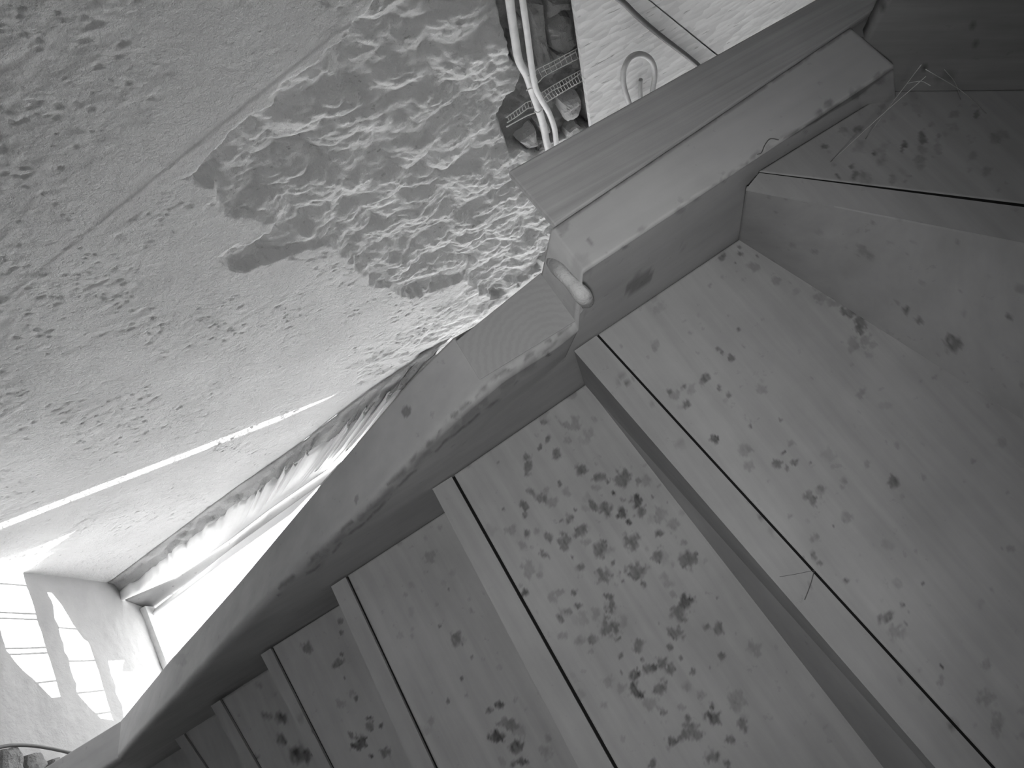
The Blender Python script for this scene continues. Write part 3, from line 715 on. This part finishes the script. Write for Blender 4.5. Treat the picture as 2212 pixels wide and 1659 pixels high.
# ------------------------------------------------------------------ rubble in the chase, children of the wall
def stone(px_poly, y, depth, mat, parent, seed, plane='y'):
    P = np.array(px_poly, float); c = P.mean(0); n = 28
    d = np.linalg.norm(np.diff(np.vstack([P, P[:1]]), axis=0), axis=1); s = np.r_[0, np.cumsum(d)]; t = np.linspace(0, s[-1], n, endpoint=False)
    Q = np.stack([np.interp(t, s, np.r_[P[:, k], P[0, k]]) for k in (0, 1)], -1)
    rings = [(1.0, -0.020), (0.98, depth*0.45), (0.88, depth*0.85), (0.62, depth), (0.3, depth*1.04)]
    V = []; F = []
    for k, (sc, h) in enumerate(rings):
        for i, q in enumerate(Q):
            w = c+(q-c)*sc
            if plane == 'y':
                b = ay(w, y); jit = (vnoise(np.array([b[0]*90]), np.array([b[2]*90]), seed)[0]-0.5)*0.006
                V.append((b[0], y+h+(jit if k else 0), b[2]))
            else:
                b = ax(w, y); jit = (vnoise(np.array([b[1]*90]), np.array([b[2]*90]), seed)[0]-0.5)*0.006
                V.append((y+h+(jit if k else 0), b[1], b[2]))
        if k:
            F += [((k-1)*n+i, (k-1)*n+(i+1) % n, k*n+(i+1) % n, k*n+i) for i in range(n)]
    F += [tuple(range((len(rings)-1)*n, len(rings)*n)), tuple(range(n))[::-1]]
    o = mesh_obj('stone', V, F, mat, parent); fix_normals(o); return o
YS = WY-0.045
for i, (pl, dk) in enumerate([
    ([(1166,38),(1198,14),(1222,22),(1238,90),(1206,112),(1180,95)], 0), ([(1168,-15),(1226,-15),(1222,8),(1192,12),(1166,32)], 0),
    ([(1122,-15),(1160,-15),(1168,60),(1184,138),(1160,146),(1142,60)], 0), ([(1199,206),(1240,190),(1247,216),(1240,236),(1214,252),(1202,228)], 1),
    ([(1212,268),(1234,250),(1250,262),(1222,290),(1208,290)], 1), ([(1150,256),(1170,250),(1180,272),(1162,279)], 1),
    ([(1108,292),(1146,262),(1152,300),(1130,310)], 1), ([(1186,104),(1240,96),(1248,112),(1200,136)], 0), ([(1248,188),(1264,182),(1276,240),(1256,256)], 0),
    ([(1092,60),(1112,70),(1122,110),(1100,125),(1090,95)], 0), ([(1142,282),(1166,284),(1172,308),(1150,318)], 0), ([(1100,22),(1112,20),(1116,50),(1098,54)], 0)]):
    stone(pl, YS, 0.026 if not dk else 0.032, M['stone_light'] if dk else M['stone'], wall_w, 500+i)
for i, pl in enumerate([[(-20,1628),(22,1622),(34,1652),(30,1680),(-20,1690)], [(38,1640),(70,1634),(88,1662),(60,1690),(36,1680)], [(92,1650),(110,1645),(112,1690),(84,1690)]]):
    stone(pl, XF, 0.030, M['stone'], wall_f, 600+i, 'x')

# ------------------------------------------------------------------ strand board panels
def board(px_poly, y0, y1, label):
    P = [ay(p, y1) for p in px_poly]; n = len(P)
    V = [(p[0], y1, p[2]) for p in P] + [(p[0], y0, p[2]) for p in P]
    F = [tuple(range(n)), tuple(range(n, 2*n))[::-1]] + [(i, n+i, n+(i+1) % n, (i+1) % n) for i in range(n)]
    o = mesh_obj('strand_board', V, F, M['osb']); fix_normals(o); tag(o, label, 'board', 'boards closing the wall opening'); return o
board([(1228,-90),(1281,300),(1420,420),(1640,195),(1400,0),(1330,-90)], WY+0.006, WY+0.020, 'pale strand board beside the white conduits, behind the looped cable')
board([(1333,-90),(1403,-1.5),(1643,193),(1860,60),(1860,-90)], WY+0.006, WY+0.019, 'second strand board beyond the seam, partly hidden by the facing board')

# ------------------------------------------------------------------ conduits, cables, wire lath
def on_w(L, y): return [ay(p, y) for p in L]
YC = WY+0.012
c1 = tube('conduit', on_w([(1096,-60),(1101,0),(1112,80),(1121,130),(1138,163),(1150,198),(1160,226),(1172,264),(1180,303),(1190,350)], YC), 0.0088, M['conduit'], seg=14)
tag(c1, 'thick white conduit nearer the torn plaster, bending towards the facing board', 'conduit', 'white conduits on the wall')
c2 = tube('conduit', on_w([(1122,-60),(1129,0),(1140,80),(1148,142),(1156,186),(1168,213),(1184,240),(1195,268),(1200,292),(1204,340)], YC+0.020), 0.0066, M['conduit'], seg=14)
tag(c2, 'thinner white conduit nearer the strand board', 'conduit', 'white conduits on the wall')
lp = on_w([(1368,250),(1353,205),(1347,180),(1348,150),(1360,126),(1380,117),(1400,124),(1412,142),(1414,168),(1409,200),(1402,250)], WY+0.045)
tag(tube('cable', lp, 0.0066, M['cable_grey'], seg=12), 'grey cable hanging in a loop in front of the strand board', 'cable')
tag(tube('cable_end', on_w([(1384,172),(1383,190),(1385,230)], WY+0.030), 0.005, M['cable_grey'], seg=10), 'short grey cable stub inside the loop', 'cable')
tag(tube('cable', on_w([(1312,-20),(1346,5),(1380,38),(1430,80),(1490,126),(1540,170)], WY+0.028), 0.0058, M['cable_dark'], seg=12), 'dark rod-like cable slanting across the strand board', 'cable')
tag(tube('cable', [ax((-30,1622), XF+0.03), ax((5,1613), XF+0.03), ax((30,1610), XF+0.03), ax((70,1611), XF+0.03), ax((110,1617), XF+0.03), ax((160,1628), XF+0.03), ax((210,1640), XF+0.03)], 0.0042, M['cable_dark'], seg=10),
    'thin dark cable arching across the foot of the sunlit end wall', 'cable')
def z5(L): return [(1080+x/7.214, 100+y/7.214) for x, y in L]
def lath(label, wires, pairs, ncross, y):
    base = ay(z5([wires[0][0]])[0], y)
    root = empty('wire_lath', (base[0], base[1], base[2]+ZC)); tag(root, label, 'wire lath', 'strips of wire lath')
    for k, w in enumerate(wires):
        o = tube('wire', [ay(p, y+0.003*math.sin(k*2.1)) for p in z5(w)], 0.0012 if k < 2 else 0.0016, M['wire'], seg=6, spline=5); keep(o, root)
    def samp(w, t):
        P = np.array(z5(w), float); d = np.r_[0, np.cumsum(np.linalg.norm(np.diff(P, axis=0), axis=1))]; d /= d[-1]
        return (np.interp(t, d, P[:, 0]), np.interp(t, d, P[:, 1]))
    for a, b in pairs:
        for i in range(ncross):
            t = (i+0.6)/ncross
            o = tube('cross_wire', [ay(samp(wires[a], t), y), ay(samp(wires[b], min(1, t+0.02)), y)], 0.0007, M['wire'], seg=5, spline=0); keep(o, root)
lath('upper wire lath strip running from the conduits to the strand board', [[(520,480),(545,400),(600,345),(850,220),(1200,35)], [(540,600),(610,550),(700,460),(980,310),(1230,185)], [(640,400),(900,260),(1000,190),(1180,90)]], [(0, 1)], 9, WY-0.012)
lath('lower wire lath strip ending at the edge of the strand board', [[(620,740),(760,650),(1000,510),(1130,440),(1270,365)], [(670,840),(720,770),(820,690),(1000,600),(1200,460),(1260,410)], [(690,890),(900,760),(1100,640),(1300,530)]], [(0, 1), (1, 2)], 14, WY-0.010)
lath('wire lath strip on the torn plaster side of the conduits', [[(90,1115),(300,960),(400,880),(500,845)], [(110,1190),(250,1100),(390,1000),(440,965),(520,955)], [(100,1255),(400,1090),(540,1035),(700,960)]], [(0, 1)], 9, WY-0.006)
for i, w in enumerate([[(440,470),(520,420),(560,440)], [(410,690),(480,655),(560,660)], [(540,1010),(600,1030),(690,960)]]):
    o = tube('wire_tie', [ay(p, YC+0.012) for p in z5(w)], 0.0016, M['wire'], seg=6, spline=4)
    tag(o, ['twisted wire tie at the upper crossing of the white conduits', 'twisted wire tie just below the upper crossing of the conduits', 'wire tie at the lower end of the crossing conduits'][i], 'wire tie', 'wire ties on the conduits')

th = tube('thread', [az(p, z) for p, z in [((1682,302), 0.569), ((1664,300), 0.566), ((1652,314), 0.566), ((1645,330), 0.567), ((1636,334), 0.569)]], 0.0005, M['cable_dark'], seg=5, spline=6)
tag(th, 'tiny curled dark thread caught on the edge of the level stringer', 'thread')
# ------------------------------------------------------------------ cobweb in the corner under the lower winder
web = empty('cobweb', (0.5, -0.25, ZC+0.5)); tag(web, 'faint dusty cobweb strands in the dark corner by the lower step', 'cobweb')
for a, b, za, zb_ in [((1795,350), (2000,165), 0.645, 0.50), ((1870,300), (1990,140), 0.645, 0.48), ((2000,150), (2130,245), 0.48, 0.64), ((2040,150), (2075,215), 0.5, 0.64), ((1960,180), (2010,185), 0.52, 0.50)]:
    A = az(a, za); Bq = az(b, zb_); mid = (A+Bq)/2 + np.array([0, 0, -0.004])
    o = tube('strand', [A, mid, Bq], 0.00035, M['web'], seg=5, spline=6); keep(o, web)
